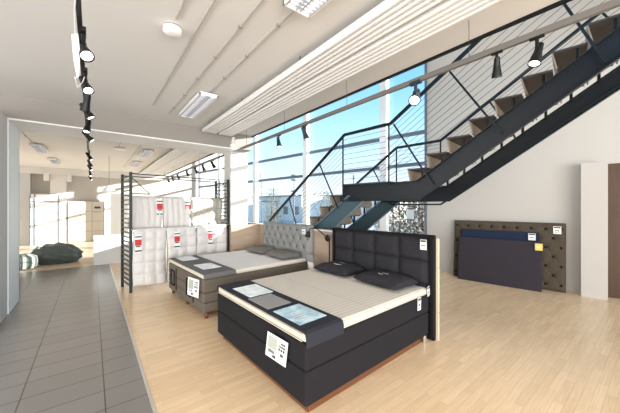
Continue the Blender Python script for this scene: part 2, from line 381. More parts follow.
radiant(1.88, 2.20, 7.4, 16.8, 3.35, 'ribbed white radiant panel in the far hall, left of its pair', None)
radiant(2.24, 2.56, 7.4, 16.8, 3.35, 'ribbed white radiant panel in the far hall, right of its pair', None)
for xx, l in ((1.80, 'beside the radiant panels'),):
    b = bm_(); bx(b, 2.205, 2.235, -2.5, 6.19, 3.365, 3.38); tag(obj('panel_gap_strip', b, 'panelgap'), 'dark brown strip in the gap between the two near radiant panels', 'strip')

def fluo(x, y, label, L=1.28, w=.28):
    t = thing('ceiling_light', label, 'ceiling light', (x, y, 3.385))
    b = bm_(); bx(b, -w/2, -w/2+.015, -L/2, L/2, 0, .04); bx(b, w/2-.015, w/2, -L/2, L/2, 0, .04)
    bx(b, -w/2, w/2, -L/2, -L/2+.015, 0, .04); bx(b, -w/2, w/2, L/2-.015, L/2, 0, .04); bx(b, -w/2, w/2, -L/2, L/2, .04, .05)
    obj('housing', b, 'white', t)
    for s_ in (-1, 1):
        b = bm_(); bx(b, s_*w/4-.035, s_*w/4+.035, -L/2+.03, L/2-.03, .018, .036); obj('tube', b, 'led', t)
    b = bm_()
    for s_ in (-w/2+.02, -.02, .02, w/2-.022): bx(b, s_, s_+.004, -L/2+.02, L/2-.02, -.004, .016)
    for k in range(28): bx(b, -w/2+.02, w/2-.02, -L/2+.06+k*(L-.12)/27, -L/2+.066+k*(L-.12)/27, -.004, .016)
    obj('louver', b, 'louver', t)
    b = bm_()
    for y_ in (-L/2+.1, L/2-.1): tube(b, (0, y_, .05), (0, y_, .075), .012)
    obj('mount', b, 'black', t)
fluo(1.41, 4.95, 'louvred fluorescent ceiling light above the beds, beside the radiant panels')
fluo(1.40, 1.34, 'louvred fluorescent ceiling light at the top edge of the photo')
fluo(.88, 7.75, 'louvred fluorescent light just beyond the beam, over the duvet rack')
fluo(1.36, 10.4, 'fluorescent light in the far hall, second one beyond the beam')
fluo(1.40, 13.2, 'fluorescent light in the far hall, farthest beside the radiant panels')
fluo(-1.22, 11.4, 'louvred ceiling light in the far hall, left of the lamp track and nearer the beam')
fluo(-1.12, 14.2, 'louvred ceiling light in the far hall, left of the lamp track and farther away')

def disc(x, y, label, r=.085):
    t = thing('ceiling_sensor', label, 'smoke detector', (x, y, 3.385))
    b = bm_(); lathe(b, [(r*.3, -.0), (r*.85, .004), (r, .02), (r, .055), (r*.7, .068), (r*.7, .075)], 24); obj('cover', b, 'white', t, smooth=True)
    b = bm_(); lathe(b, [(r*.9, .068), (r*.9, .075)], 20); obj('base', b, 'greycard', t)
disc(.62, 2.98, 'round white ceiling detector near the top of the photo')
disc(.66, 10.05, 'round white ceiling detector in the far hall', .14)
def conduit(x, y0, y1, label, clips=True):
    t = thing('cable_conduit', label, 'conduit', (x, y0, 3.45))
    b = bm_(); bx(b, -.009, .009, 0, y1-y0, -.006, .01); obj('pipe', b, mat('conduit_grey', (.48, .46, .43), .5), t)
    if clips:
        b = bm_(); y = .35
        while y < y1-y0-.1: bx(b, -.018, .018, y, y+.02, -.012, .01); y += .7
        obj('clip', b, 'panelgap', t)
conduit(.62, -2, 2.82, 'thin grey conduit running to the round detector', False)
conduit(.82, -2, 5.45, 'plain grey conduit on the ceiling between detector and clipped conduit', False)
conduit(1.14, -2, 5.75, 'clipped conduit ending beside the ceiling light over the beds')
conduit(1.42, 1.95, 4.38, 'clipped conduit running between the two near ceiling lights')
conduit(.62, 7.2, 10.0, 'conduit running to the detector in the far hall', False)
conduit(1.10, 7.2, 15.0, 'long straight conduit on the far hall ceiling', False)
conduit(-1.3, 7.3, 10.8, 'thin conduit leading to the ceiling light left of the track')

# lighting tracks
def track(x, y0, y1, z0, w, h, m, label, nw, top=3.46):
    t = thing('lighting_track', label, 'lighting track', (x, y0, z0))
    b = bm_(); bx(b, -w/2, w/2, 0, y1-y0, -h/2, h/2); obj('rail', b, m, t)
    b = bm_()
    for k in range(nw):
        y = .35+(y1-y0-.7)*k/(nw-1)
        tube(b, (0, y, h/2), (0, y, top-z0), .003, 5)
    obj('suspension_wire', b, 'cable', t)
track(-.07, .9, 6.33, 3.02, .03, .03, 'black', 'thin black lighting track above the tiled aisle, before the beam', 4)
track(-.07, 7.25, 16.0, 3.02, .03, .03, 'black', 'thin black lighting track above the aisle in the far hall', 5)
track(2.80, -.8, 6.30, 3.08, .036, .05, 'track', 'grey lighting track hung in front of the stairwell edge', 5)
track(2.80, 7.25, 15.5, 3.08, .036, .05, 'track', 'grey lighting track along the windows of the far hall', 5)
t = thing('cable_loop', 'white flat cable loop hanging beside the first black track lamp', 'cable', (-.085, 2.60, 2.62))
b = bm_(); prism(b, [(-.030, 0, .30), (.006, 0, .32), (.014, 0, .22), (.012, 0, .02), (.0, 0, 0), (-.020, 0, .14)], (0, .012, 0)); obj('connector', b, 'white', t)
b = bm_(); pathtube(b, [(-.01, 0, .3), (0, -.35, .30), (.03, -.8, .27)], .004); pathtube(b, [(-.01, 0, 0), (0, .15, -.02), (.02, .5, .15), (.03, .7, .27)], .004); obj('cord', b, 'white', t)

def spot(name_loc, D, label, s=1.0, m='black', lit=True, rail=.16):
    x, y, z0 = name_loc
    t = thing('track_spotlight', label, 'spotlight', (x, y, z0))
    D = Vector(D).normalized(); q = D.to_track_quat('Z', 'Y')
    L, r = .17*s, .047*s
    b = bm_(); prof = [(r*.35, -L*.66), (r*.55, -L*.60), (r*.66, -L*.15), (r, L*.42), (r, L*.5), (r*.86, L*.5), (r*.82, L*.44)]
    lathe(b, prof, 20)
    for v in b.verts: v.co = q @ v.co
    obj('lamp_body', b, m, t, smooth=False)
    b = bm_(); lathe(b, [(r*.80, L*.435), (r*.80, L*.455)], 16)
    for v in b.verts: v.co = q @ v.co
    obj('lens', b, 'lens' if lit else 'chrome', t)
    sd_ = D.cross(Z); sd_ = sd_.normalized() if sd_.length > .01 else Vector((1, 0, 0))
    b = bm_(); top = Vector((0, 0, rail-.03))
    tube(b, top, (0, 0, .03), .014*s, 8); bar(b, Vector((0, 0, .04))-D*.02, -D*.06, .05*s, .03*s, up=D)
    obj('bracket', b, m, t)
    b = bm_(); bx(b, -.016*s, .016*s, -.05*s, .05*s, rail-.035, rail); obj('track_adapter', b, m, t)
    return t
LT = [(2.66, (.35, -.8, -1), 'closest black spotlight on the aisle track, aimed at the camera side'),
      (3.42, (.35, -.7, -1), 'second black spotlight along the aisle track from the camera'),
      (4.05, (-.2, .5, -1), 'third black spotlight along the aisle track from the camera'),
      (4.38, (.6, -.2, -1), 'fourth black spotlight along the aisle track from the camera'),
      (5.2, (-.2, -.3, -1), 'fifth black spotlight along the aisle track from the camera'),
      (5.95, (.7, -.2, -.8), 'last black spotlight on the aisle track before the beam'),
      (8.3, (.6, -.2, -1), 'first black aisle spotlight beyond the beam'),
      (9.6, (.4, .2, -1), 'second black aisle spotlight beyond the beam'),
      (10.7, (.6, -.3, -1), 'third black aisle spotlight beyond the beam'),
      (12.6, (.2, -.3, -1), 'fourth black aisle spotlight beyond the beam'),
      (14.6, (.6, -.3, -1), 'farthest black aisle spotlight beyond the beam')]
for y, D, l in LT: spot((-.05, y, 2.86), D, l, 1.0, 'black', True, .15)
M['bluebody'] = mat('blue_grey_lamp_body', (.015, .028, .045), .35)
RT = [(4.55, (-.05, -.35, -1), 'spotlight on the stairwell track, closest to the column', 'bluebody', 1.1),
      (3.72, (.3, -.2, -1), 'spotlight on the stairwell track, second from the column', 'bluebody', 1.1),
      (1.70, (-.75, -.3, -.75), 'spotlight in front of the glass beside the upper handrail', 'bluebody', 1.3),
      (.92, (.25, .1, -.9), 'black spotlight on the stairwell track left of the one with the glowing lens', 'black', .85),
      (.64, (-.35, .15, -1), 'black spotlight with glowing lens closest to the camera on the stairwell track', 'black', .95)]
for y, D, l, m_, s_ in RT: spot((2.80, y, 2.91), D, l, s_, m_, not ('left of' in l), .165)
spot((2.62, 6.3, 3.22), (-.2, -.3, -1), 'white spotlight fixed under the beam end beside the column', 1.15, 'white', True, .10)
for i, y in enumerate((8.2, 9.1, 9.9, 11.0, 12.4, 13.4, 14.3)):
    spot((2.8, y, 2.92), (.5-.2*(i % 2), -.3, -1), ['first', 'second', 'third', 'fourth', 'fifth', 'sixth', 'seventh'][i] + ' dark spotlight from the beam on the far hall window track', 1.1, 'black', False, .155)

# ------------------------------------------------------------------ staircase
WD = 1.40; G = .285; RI = .197
st = thing('staircase', 'blue-grey steel staircase with landing, wooden steps and cable railings', 'staircase', tuple(S(1.0, .7, 0)))
def world_part(name, b, m, parent):          # geometry made in world coordinates, parented to an Empty
    o = Vector(parent.location)
    for v in b.verts: v.co -= o
    return obj(name, b, m, parent)
# stringers: upper flight, landing, lower flight in one outline per side
SL = .69; D_ = .36
for w_, nm in ((0, 'near'), (WD, 'far')):
    off = N*.012
    # upper flight and landing web
    top = [(-2.7, 2.18+.05+2.7*SL), (-.05, 2.215), (.10, 2.09), (1.52, 2.09)]
    bot = [(1.52, 1.76), (.35, 1.76 if w_ == 0 else 1.80), (-.10, 1.84), (-2.7, 1.84+2.6*SL)]
    top = [(-2.9, 2.215+2.85*SL), (-.05, 2.215), (.14, 2.09), (1.55, 2.09)]
    bot = [(1.55, 1.80), (.10, 1.80), (-2.9, 1.80+3.0*SL)]
    b = bm_(); prism(b, [S(a, w_, c) for a, c in top+bot], off); world_part('stringer', b, 'steel', st)
    b = bm_()
    for pl_, dz in ((top, -.006), (bot, .006)):
        for p, q in zip(pl_, pl_[1:]): bar(b, S(p[0], w_-.03+.006 if w_ == 0 else w_-.024, p[1]), S(q[0], w_-.024, q[1]), .06, .012)
    world_part('stringer_flange', b, 'rail', st)
    # lower flight
    tp = [(1.45, 1.93), (4.15, 1.93-2.7*SL), (4.35, 0), (4.0, 0), (3.95, .02)]
    tp = [(1.40, 1.90), (1.08, 1.80), (1.76, 1.26), (2.28, .84), (2.88, .86)]
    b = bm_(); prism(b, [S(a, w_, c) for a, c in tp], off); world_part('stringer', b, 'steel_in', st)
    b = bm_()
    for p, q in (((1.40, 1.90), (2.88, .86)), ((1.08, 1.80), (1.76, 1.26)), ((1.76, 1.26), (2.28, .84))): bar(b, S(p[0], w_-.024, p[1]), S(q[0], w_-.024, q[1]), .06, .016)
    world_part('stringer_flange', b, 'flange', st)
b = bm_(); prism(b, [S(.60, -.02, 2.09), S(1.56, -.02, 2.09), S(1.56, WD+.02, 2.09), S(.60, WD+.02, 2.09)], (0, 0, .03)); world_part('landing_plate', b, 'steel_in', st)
b = bm_()
for a in (.62, 1.5): bar(b, S(a, .03, 1.95), S(a, WD-.03, 1.95), .08, .16)
world_part('cross_beam', b, 'steel', st)
b = bm_(); bar(b, S(.25, WD-.03, 1.74), S(1.25, WD-.03, 1.74), .03, .03); bar(b, S(.25, WD-.03, 1.74), S(-2.6, WD-.03, 1.74+2.85*SL), .03, .03)
bar(b, S(1.25, WD-.03, 1.74), S(1.45, WD-.03, 1.90), .03, .03); world_part('brace_rod', b, 'rail', st)
# folded steps
def step(t_, z_):
    b = bm_()
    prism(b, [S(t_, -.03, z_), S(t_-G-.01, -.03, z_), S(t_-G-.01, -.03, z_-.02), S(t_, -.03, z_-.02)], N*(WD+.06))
    world_part('tread', b, 'under', st)  # whole tread takes the painted underside shade
    b = bm_()
    prism(b, [S(t_, -.03, z_-.02), S(t_-.014, -.03, z_-.02), S(t_-.054, -.03, z_-RI-.01), S(t_-.040, -.03, z_-RI-.01)], N*(WD+.06))
    world_part('riser', b, 'tread', st)
    b = bm_(); bar(b, S(t_-G*.55, WD-.02, z_-.02), S(t_-G*.55, WD-.02, z_-.23), .025, .035, up=U); world_part('tread_bracket', b, 'black', st)
    b = bm_(); bar(b, S(t_-G*.75, .02, z_-.02), S(t_-G*.75, .02, z_-.16), .02, .025, up=U); world_part('tread_bracket', b, 'black', st)
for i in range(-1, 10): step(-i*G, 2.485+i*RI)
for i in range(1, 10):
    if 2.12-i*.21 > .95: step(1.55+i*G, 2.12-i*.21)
# upper landing
b = bm_(); prism(b, [S(-2.85, -.05, 4.42), S(-6, -.05, 4.42), S(-6, WD+.3, 4.42), S(-2.85, WD+.3, 4.42)], (0, 0, -.25)); struct('floor', b, 'ceil')
b = bm_(); prism(b, [S(2.40, .14, 0), S(4.3, .38, 0), S(4.3, WD+.1, 0), S(2.40, WD+.1, 0)], (0, 0, .80)); struct('floor', b, 'wall')
# railings
def railing(w_, pts, posts, cabs, nm):
    b = bm_()
    for p, q in zip(pts, pts[1:]): bar(b, S(p[0], w_, p[1]), S(q[0], w_, q[1]), .03, .05)
    r_ = world_part('handrail', b, 'rail', st)
    for (a0, z0, a1, z1) in posts:
        wb = w_-.045 if w_ < 0 else w_; b = bm_(); bar(b, S(a0, wb, z0), S(a1, wb, z1), .012, .026, up=U); world_part('baluster', b, 'rail', st)
    for k in range(1, cabs+1):
        f = k/(cabs+1)
        b = bm_()
        for p, q in zip(pts, pts[1:]):
            lo = lambda a: a[2]
            p0 = S(p[0], w_, p[1]-(p[1]-p[2])*f); q0 = S(q[0], w_, q[1]-(q[1]-q[2])*f)
            tube(b, p0, q0, .0035, 5, cap=False)
        world_part('railing_cable', b, 'cable', st)
PR = .674
railing(-.02, [(-2.9, 3.06+3.48*PR, 4.3), (.58, 3.06, 2.12), (1.51, 3.04, 2.12), (3.75, 3.04-2.24*.755, .62)],
        [(.50, 3.03, -.11, 2.02), (-.33, 3.62, -.95, 2.62), (-1.38, 4.32, -1.85, 3.19), (-2.3, 4.97, -2.75, 3.85),
         (1.51, 3.04, 1.51, 1.78), (.585, 3.05, .585, 2.06), (2.11, 2.58, 1.62, 1.66), (3.0, 1.90, 2.66, 1.02)], 9, 'near')
railing(WD+.02, [(-2.9, 2.98+3.17*PR+.02, 4.3), (.27, 2.98, 2.3), (1.18, 2.97, 2.12), (3.75, 2.97-2.57*.70, .82)],
        [(.27, 2.98, .27, 2.30), (1.18, 2.97, 1.18, 2.08), (-.55, 3.52, -.95, 2.75), (-1.9, 4.43, -2.3, 3.7), (1.75, 2.55, 1.45, 2.0), (2.6, 1.98, 2.3, 1.3)], 9, 'far')

# ------------------------------------------------------------------ beds
def pillow_bm(w, d, h, seed=0):
    b = bm_(); n = 20; V = {}
    for s_ in (1, -1):
        for i in range(n+1):
            for j in range(n+1):
                x = -1+2*i/n; y = -1+2*j/n
                edge = i in (0, n) or j in (0, n)
                if s_ == -1 and edge: V[(s_, i, j)] = V[(1, i, j)]; continue
                f = ((1-abs(x)**4)*(1-abs(y)**4))**.55
                pin = 1 - .07*(1-abs(y))*abs(x)**3; pin2 = 1 - .07*(1-abs(x))*abs(y)**3
                z_ = s_*f*h/2*(1.0 if s_ == 1 else .7) + .006*math.sin(7*x+seed)*math.sin(6*y+seed)*f
                V[(s_, i, j)] = b.verts.new((x*w/2*pin, y*d/2*pin2, z_+h*.35))
    for s_ in (1, -1):
        for i in range(n):
            for j in range(n):
                b.faces.new([V[(s_, *k)] for k in ((i, j), (i+1, j), (i+1, j+1), (i, j+1))])
    return b
def pillow(name, loc, rz, w, d, h, m, label, seed=0, logo=False, tilt=0, group=None):
    t = thing(name, label, 'pillow', loc, rz, group); t.rotation_euler = (0, tilt, rz)
    obj('cover', pillow_bm(w, d, h, seed), m, t, smooth=True)
    if logo:
        b = bm_(); zt = h*.35+h*.5
        # short pale script mark with a swoosh under it and a thin line of lettering above
        for k in range(5): bx(b, .00+.006*(k % 2), .02+.006*(k % 2), -.05+k*.02, -.038+k*.02, zt-.002, zt+.001)
        bar(b, (-.04, -.08, zt-.001), (-.06, -.0, zt), .010, .005); bar(b, (-.06, 0, zt), (-.04, .07, zt-.001), .010, .005)
        for k in range(12): bx(b, .10, .113, -.16+k*.024, -.145+k*.024, zt-.008, zt-.004)
        obj('embroidery', b, 'paper', t)
    return t
def slab(b, x0, x1, y0, y1, z0, z1, r=.03, seg=3): bx(b, x0, x1, y0, y1, z0, z1, bev=r, seg=seg)
def quilt_topper(x0, x1, y0, y1, z0, z1):
    b = bm_(); bx(b, x0, x1, y0, y1, z0, z1, bev=(z1-z0)*.42, seg=4); return b
def price_tag(name, dims_w, dims_h, label, loc, rot, style, group=None):
    "hanging card in the local x (width) z (height) plane; faces local -y"
    t = thing(name, label, 'price tag', loc); t.rotation_euler = rot
    w, h = dims_w, dims_h
    b = bm_(); bx(b, -w/2, w/2, 0, .003, -h, 0); obj('card', b, 'paper', t)
    b = bm_()
    if style == 'big':
        bx(b, -w*.42, w*.02, -.002, 0, -h*.60, -h*.10); obj('grey_field', b, 'inkgrey', t); b = bm_()
        for k in range(5): bx(b, -w*.38, -w*.05, -.003, -.002, -h*(.64+k*.03)-.003, -h*(.64+k*.03))
        bx(b, -w*.15, w*.0, -.003, 0, -h*.93, -h*.82); bx(b, w*.18, w*.40, -.003, 0, -h*.22, -h*.16)
        for k in range(3): bx(b, w*.10+k*w*.11, w*.10+k*w*.11+w*.07, -.003, 0, -h*.50, -h*.40)
        for k in range(3): bx(b, w*.12, w*.42, -.003, 0, -h*(.28+.03*k)-.003, -h*(.28+.03*k))
        bx(b, w*.2, w*.34, -.003, 0, -h*.70, -h*.60)
    else:
        bx(b, -w*.42, w*.42, -.002, 0, -h*.24, -h*.06)
        for k in range(3): bx(b, -w*.30+k*w*.2, -w*.30+k*w*.2+w*.13, -.002, 0, -h*.66, -h*.50)
        bx(b, -w*.3, w*.3, -.002, 0, -h*.84, -h*.80)
    obj('print', b, 'ink', t)
    return t

# --- bed 1: charcoal box-spring bed
B1 = (1.345, 1.775, 0); A1 = R(2.3)
t1 = thing('box_spring_bed', 'charcoal box-spring bed with square-panelled headboard, nearest the camera', 'bed', B1, A1)
LW = 1.80; LL = 2.02
b = bm_(); slab(b, 0, LL, 0, LW, .08, .365, .022); obj('lower_box', b, 'char', t1)
b = bm_(); slab(b, 0, LL, 0, LW, .370, .585, .022); obj('upper_box', b, 'char', t1)
b = bm_(); bx(b, .06, LL, .045, LW-.05, .0, .085); obj('plinth', b, 'plinth', t1)
for x, y in ((LL-.1, .012), (LL-.1, LW-.012)):
    b = bm_(); lathe(b, [(.022, 0), (.026, .01), (.026, .10)], 14, (x, y, 0)); obj('leg', b, 'chrome', t1)
b = quilt_topper(.005, LL-.01, .01, LW-.01, .59, .675); tp = obj('mattress_topper', b, 'topper1', t1, smooth=False)
b = bm_()
for zz in (.604, .661):
    pathtube(b, [(.0, .05, zz), (.0, LW-.05, zz)], .004); pathtube(b, [(.05, .006, zz), (LL-.05, .006, zz)], .004)
obj('piping', b, 'creamside', tp)
# cream border of the topper
tp.data.materials.append(M['creamside'])
for p in tp.data.polygons:
    if abs(p.normal.z) < .75 : p.material_index = 1
rn = [(0, 0, 0)]
def runner(t, x0, x1, W_, zt, drop, m, name='foot_runner'):
    b = bm_(); th = .014; pr = []
    # cross-section across the bed (y, z), hanging over the near side
    o_ = [(-.012, zt-drop), (-.014, zt-.03), (-.002, zt+.002), (.03, zt+th), (W_-.03, zt+th), (W_+.002, zt+.002), (W_+.010, zt-.05)]
    i_ = [(W_-.001, zt-.05), (W_-.012, zt-.002), (W_-.035, zt+.001), (.035, zt+.001), (.012, zt-.004), (-.001, zt-.03), (-.001, zt-drop)]
    prism(b, [(x0, y, z_) for y, z_ in o_+i_], (x1-x0, 0, 0)); return obj(name, b, m, t)
runner(t1, .0, .43, LW, .675, .11, 'runner')
# headboard
hb = bm_(); bx(hb, LL+.03, LL+.085, -.05, LW-.07, .0, 1.335, bev=.008); hbo = obj('headboard', hb, 'charborder', t1)
def puffs(parent, x, y0, y1, z0, z1, ny, nz, dpt, m, name='panel', sgn=-1):
    for i in range(ny):
        for j in range(nz):
            a0 = y0+(y1-y0)*i/ny; a1 = y0+(y1-y0)*(i+1)/ny; c0 = z0+(z1-z0)*j/nz; c1 = z0+(z1-z0)*(j+1)/nz
            b = bm_(); n_ = 10; g_ = {}
            for p in range(n_+1):
                for q in range(n_+1):
                    s_, r_ = -1+2*p/n_, -1+2*q/n_
                    f = ((1-s_**4)*(1-r_**4))**.5
                    g_[p, q] = b.verts.new((x+sgn*dpt*f, a0+(a1-a0)*p/n_, c0+(c1-c0)*q/n_))
            for p in range(n_):
                for q in range(n_): b.faces.new([g_[k] for k in ((p, q), (p+1, q), (p+1, q+1), (p, q+1))])
            obj(name, b, m, parent, smooth=True)
puffs(hbo, LL+.031, .02, LW-.11, .40, 1.295, 4, 3, .055, 'charhead', 'padded_square')
b = bm_()
for yy in (-.05, LW-.11): bx(b, LL+.0, LL+.03, yy, yy+.04, .06, 1.335)
bx(b, LL+.0, LL+.03, -.05, LW-.07, 1.297, 1.335); obj('border', b, 'charborder', hbo)
# pine board behind the headboard
tb = thing('backing_board', 'pale pine board standing upright behind the charcoal headboard', 'board', B1, A1)
b = bm_(); bx(b, LL+.088, LL+.125, -.075, LW-.3, 0, 1.29, bev=.002); obj('board', b, 'pine', tb)
b = bm_()
for zz in (.35, .92): tube(b, (LL+.106, -.078, zz), (LL+.106, -.073, zz), .007, 8)
obj('screw', b, 'ink', tb)
def on1(x, y, z_=0): return Matrix.Translation(B1) @ Matrix.Rotation(A1, 4, 'Z') @ Vector((x, y, z_))
pillow('charcoal_pillow', tuple(on1(1.74, 1.30, .675)), A1+R(2), .50, .70, .16, 'charhead', 'charcoal pillow on the near bed, on the side of the desk lamp', 1, True)
pillow('charcoal_pillow', tuple(on1(1.73, .46, .675)), A1-R(3), .50, .72, .16, 'charhead', 'charcoal pillow on the near bed, close to the open floor', 3, True)
def card(name, pts, m, label, thick=.004, z0=.69, art=None):
    t = thing(name, label, 'card', (pts[0][0], pts[0][1], z0))
    b = bm_(); prism(b, [(p[0]-pts[0][0], p[1]-pts[0][1], 0) for p in pts], (0, 0, thick)); obj('sheet', b, m, t)
    if art:
        b = bm_()
        cx = sum(p[0] for p in pts)/4-pts[0][0]; cy = sum(p[1] for p in pts)/4-pts[0][1]
        for k in range(6):
            y = cy-.18+k*.045; bar(b, (cx-.10+.01*(k % 3), y, thick+.0006), (cx+.02+.03*(k % 2), y, thick+.0006), .010, .001)
        obj('print', b, art, t)
card('printed_board', [(1.36, 3.28), (1.68, 3.30), (1.69, 2.87), (1.38, 2.85)], 'whitecard', 'pale picture board on the near bed runner, at its far end', art='paper')
card('fabric_sample', [(1.34, 2.81), (1.63, 2.83), (1.65, 2.43), (1.36, 2.41)], 'greycard', 'plain grey fabric sample on the near bed runner')
card('printed_board', [(1.37, 2.33), (1.69, 2.35), (1.71, 1.94), (1.39, 1.92)], 'bluecard', 'blue picture board on the near bed runner, closest to the camera', art='paper')
q = on1(-.016, .50, .56)
price_tag('price_tag', .25, .22, 'large white and grey price card hanging on the foot of the charcoal bed', tuple(on1(-.050, .33, .555)), (0, R(8), A1-R(78)), 'big')
price_tag('price_tag', .085, .13, 'small white price tag at the top corner of the charcoal headboard', tuple(on1(LL-.05, .05, 1.28)), (0, 0, A1-R(90)), 'small')
price_tag('price_tag', .06, .13, 'small white tag hanging at the pillow end beside the charcoal headboard', tuple(on1(LL-.06, -.02, .70)), (R(5), R(-18), A1), 'small')
price_tag('price_tag', .075, .15, 'white tag hanging on the long side of the charcoal bed', tuple(on1(LL-.25, -.008, .60)), (0, R(3), A1), 'small')

# --- bed 2: taupe bed
B2 = (1.31, 4.25, 0); A2 = R(3.8)
t2 = thing('box_spring_bed', 'taupe box-spring bed with grey buttoned headboard, beside the duvet rack', 'bed', B2, A2)
W2 = 1.80; L2 = 2.06
for y0, y1 in ((0, W2/2-.003), (W2/2+.003, W2)):
    b = bm_(); slab(b, 0, L2, y0, y1, .10, .245, .02); obj('base_box', b, 'taupe', t2)
    b = bm_(); slab(b, 0, L2, y0, y1, .248, .395, .02); obj('middle_box', b, 'taupe', t2)
    b = bm_(); slab(b, 0, L2, y0, y1, .398, .60, .02); u_ = obj('upper_box', b, 'taupe', t2)
b = bm_()
for y0 in (.42, W2/2+.40):
    bx(b, -.012, 0, y0, y0+.02, .16, .56)
    bx(b, -.020, 0, y0+.10, y0+.115, .22, .50); bx(b, -.020, 0, y0+.30, y0+.315, .22, .50); bx(b, -.020, 0, y0+.10, y0+.315, .22, .235); bx(b, -.020, 0, y0+.10, y0+.315, .485, .50)
obj('pocket_seam', b, 'char', t2)
for x, y in ((.07, .07), (.07, W2/2), (.07, W2-.07), (L2-.1, .07), (L2-.1, W2-.07)):
    b = bm_(); lathe(b, [(.028, 0), (.034, .10)], 14, (x, y, 0)); obj('leg', b, 'plinth', t2, smooth=True)
b = bm_(); bx(b, .12, L2-.1, .1, .13, .03, .10); bx(b, .12, L2-.1, W2-.13, W2-.1, .03, .10); obj('slide_rail', b, 'plinth', t2)
tp = obj('mattress_topper', quilt_topper(.0, L2, .005, W2-.005, .603, .672), 'topper2', t2)
tp.data.materials.append(M['creamside'])
for p in tp.data.polygons:
    if abs(p.normal.z) < .75: p.material_index = 1
runner(t2, .0, .52, W2, .672, .06, 'greyrun')
# buttoned headboard with diamond tufting
def tufted(parent, x, y0, y1, z0, z1, nx_, nz_, dpt, m, sgn=-1, name='upholstery'):
    b = bm_(); A, Bn = 96, 48; g_ = {}; btn = []
    for r_ in range(nz_):
        for c_ in range(nx_ + (0 if r_ % 2 else 1)):
            btn.append((y0+(y1-y0)*(c_+(.5 if r_ % 2 else 0)+.25)/(nx_+.5), z0+(z1-z0)*(r_+.6)/(nz_+.2)))
    sx_ = (y1-y0)/(nx_+.5); sz_ = (z1-z0)/(nz_+.2)
    for i in range(A+1):
        for j in range(Bn+1):
            y = y0+(y1-y0)*i/A; z_ = z0+(z1-z0)*j/Bn
            dmin = min(((y-p)/sx_)**2+((z_-q)/sz_)**2 for p, q in btn)
            # diamond creases
            a = (y-y0)/sx_-.25; c = (z_-z0)/sz_-.6
            e1 = abs(((a + c/2) % 1)-.5)*2; e2 = abs(((a - c/2) % 1)-.5)*2
            crease = max(e1, e2)**12
            ed = max(0, min(1, min(y-y0, y1-y, z_-z0, z1-z_)/.05))**.5
            h = dpt*ed*(1 - .5*math.exp(-dmin*20) - .30*crease)
            g_[i, j] = b.verts.new((x+sgn*h, y, z_))
    for i in range(A):
        for j in range(Bn): b.faces.new([g_[k] for k in ((i, j), (i+1, j), (i+1, j+1), (i, j+1))])
    u2 = obj(name, b, m, parent, smooth=True)
    for p, q in btn:
        if y0+.04 < p < y1-.04:
            bb = bm_(); bmesh.ops.create_uvsphere(bb, u_segments=8, v_segments=6, radius=.028)
            for v in bb.verts: v.co = Vector((x+sgn*dpt*.55+v.co.x*.5, p+v.co.y, q+v.co.z))
            obj('button', bb, {'greyhead': 'taupe', 'tweed': 'char'}.get(m, m), u2)  # darker button cloth paints the shade inside the dimples
hb = bm_(); bx(hb, L2+.01, L2+.08, -.10, W2-.20, .0, 1.335, bev=.01); hbo = obj('headboard', hb, 'greyhead', t2)
tufted(hbo, L2+.015, -.09, W2-.21, .62, 1.325, 7, 4, .075, 'greyhead')
def on2(x, y, z_=0): return Matrix.Translation(B2) @ Matrix.Rotation(A2, 4, 'Z') @ Vector((x, y, z_))
pillow('grey_pillow', tuple(on2(1.76, 1.22, .67)), A2+R(4), .46, .66, .17, 'cushgrey', 'taupe grey pillow on the far side of the taupe bed', 2)
pillow('grey_pillow', tuple(on2(1.76, .42, .67)), A2-R(4), .46, .70, .17, 'cushgrey', 'taupe grey pillow on the side of the taupe bed nearest the lamp', 5)
def card2(x0, x1, y0, y1, label):
    t = thing('printed_board', label, 'card', tuple(on2(x0, y0, .687)), A2)
    b = bm_(); bx(b, 0, x1-x0, 0, y1-y0, 0, .004); obj('sheet', b, 'whitecard', t)
card2(.10, .40, 1.28, 1.74, 'pale picture board on the grey runner, nearest the duvet rack')
card2(.12, .42, .32, .78, 'pale picture board on the grey runner, nearest the charcoal bed')
price_tag('price_tag', .26, .28, 'white price card hanging on the foot of the taupe bed', tuple(on2(-.07, .22, .60)), (0, R(4), A2-R(72)), 'big')
price_tag('price_tag', .10, .13, 'small tag with dark top on the grey buttoned headboard', tuple(on2(L2-.12, -.02, 1.29)), (0, 0, A2-R(90)), 'small')

# --- things between the beds
t = thing('reading_lamp', 'black swing-arm reading lamp on the partition between the beds', 'lamp', (3.40, 3.78, 0))
b = bm_(); tube(b, (0, 0, .55), (0, 0, 1.13), .011); obj('pole', b, 'black', t)
b = bm_(); lathe(b, [(.01, -.02), (.055, -.015), (.065, 0), (.055, .02), (.01, .03)], 18)
for v in b.verts: v.co = Vector((v.co.z-.05, v.co.x, v.co.y+1.13))
obj('joint_disc', b, 'black', t, smooth=True)
b = bm_(); pathtube(b, [(-.04, 0, 1.13), (-.10, .22, 1.28), (-.20, .30, 1.30), (-.27, .27, 1.24)], .009); obj('arm', b, 'black', t)
b = bm_(); q_ = Vector((-.4, -.1, -1)).to_track_quat('Z', 'Y'); lathe(b, [(.02, -.03), (.035, 0), (.05, .08), (.045, .08)], 16)
for v in b.verts: v.co = q_ @ v.co + Vector((-.27, .27, 1.22))
obj('lamp_shade', b, 'black', t, smooth=True)
box('base', (-.09, .04, -.07, .07, .535, .55), 'black', t)
t = thing('bedside_shelf', 'small dark bedside shelf between the two beds', 'shelf', (3.30, 3.92, 0))
box('shelf_board', (-.18, .15, -.2, .16, .515, .535), 'black', t, bev=.003); box('support', (.10, .15, -.18, .14, .0, .515), 'black', t)
t = thing('display_stand', 'small grey display card leaning between the beds, below the lamp', 'display card', (3.15, 3.98, .535))
t.rotation_euler = (0, R(-12), R(4))
box('card', (0, .008, -.09, .09, 0, .30), 'greycard', t); box('print', (-.002, 0, -.075, .075, .03, .16), 'paper', t)

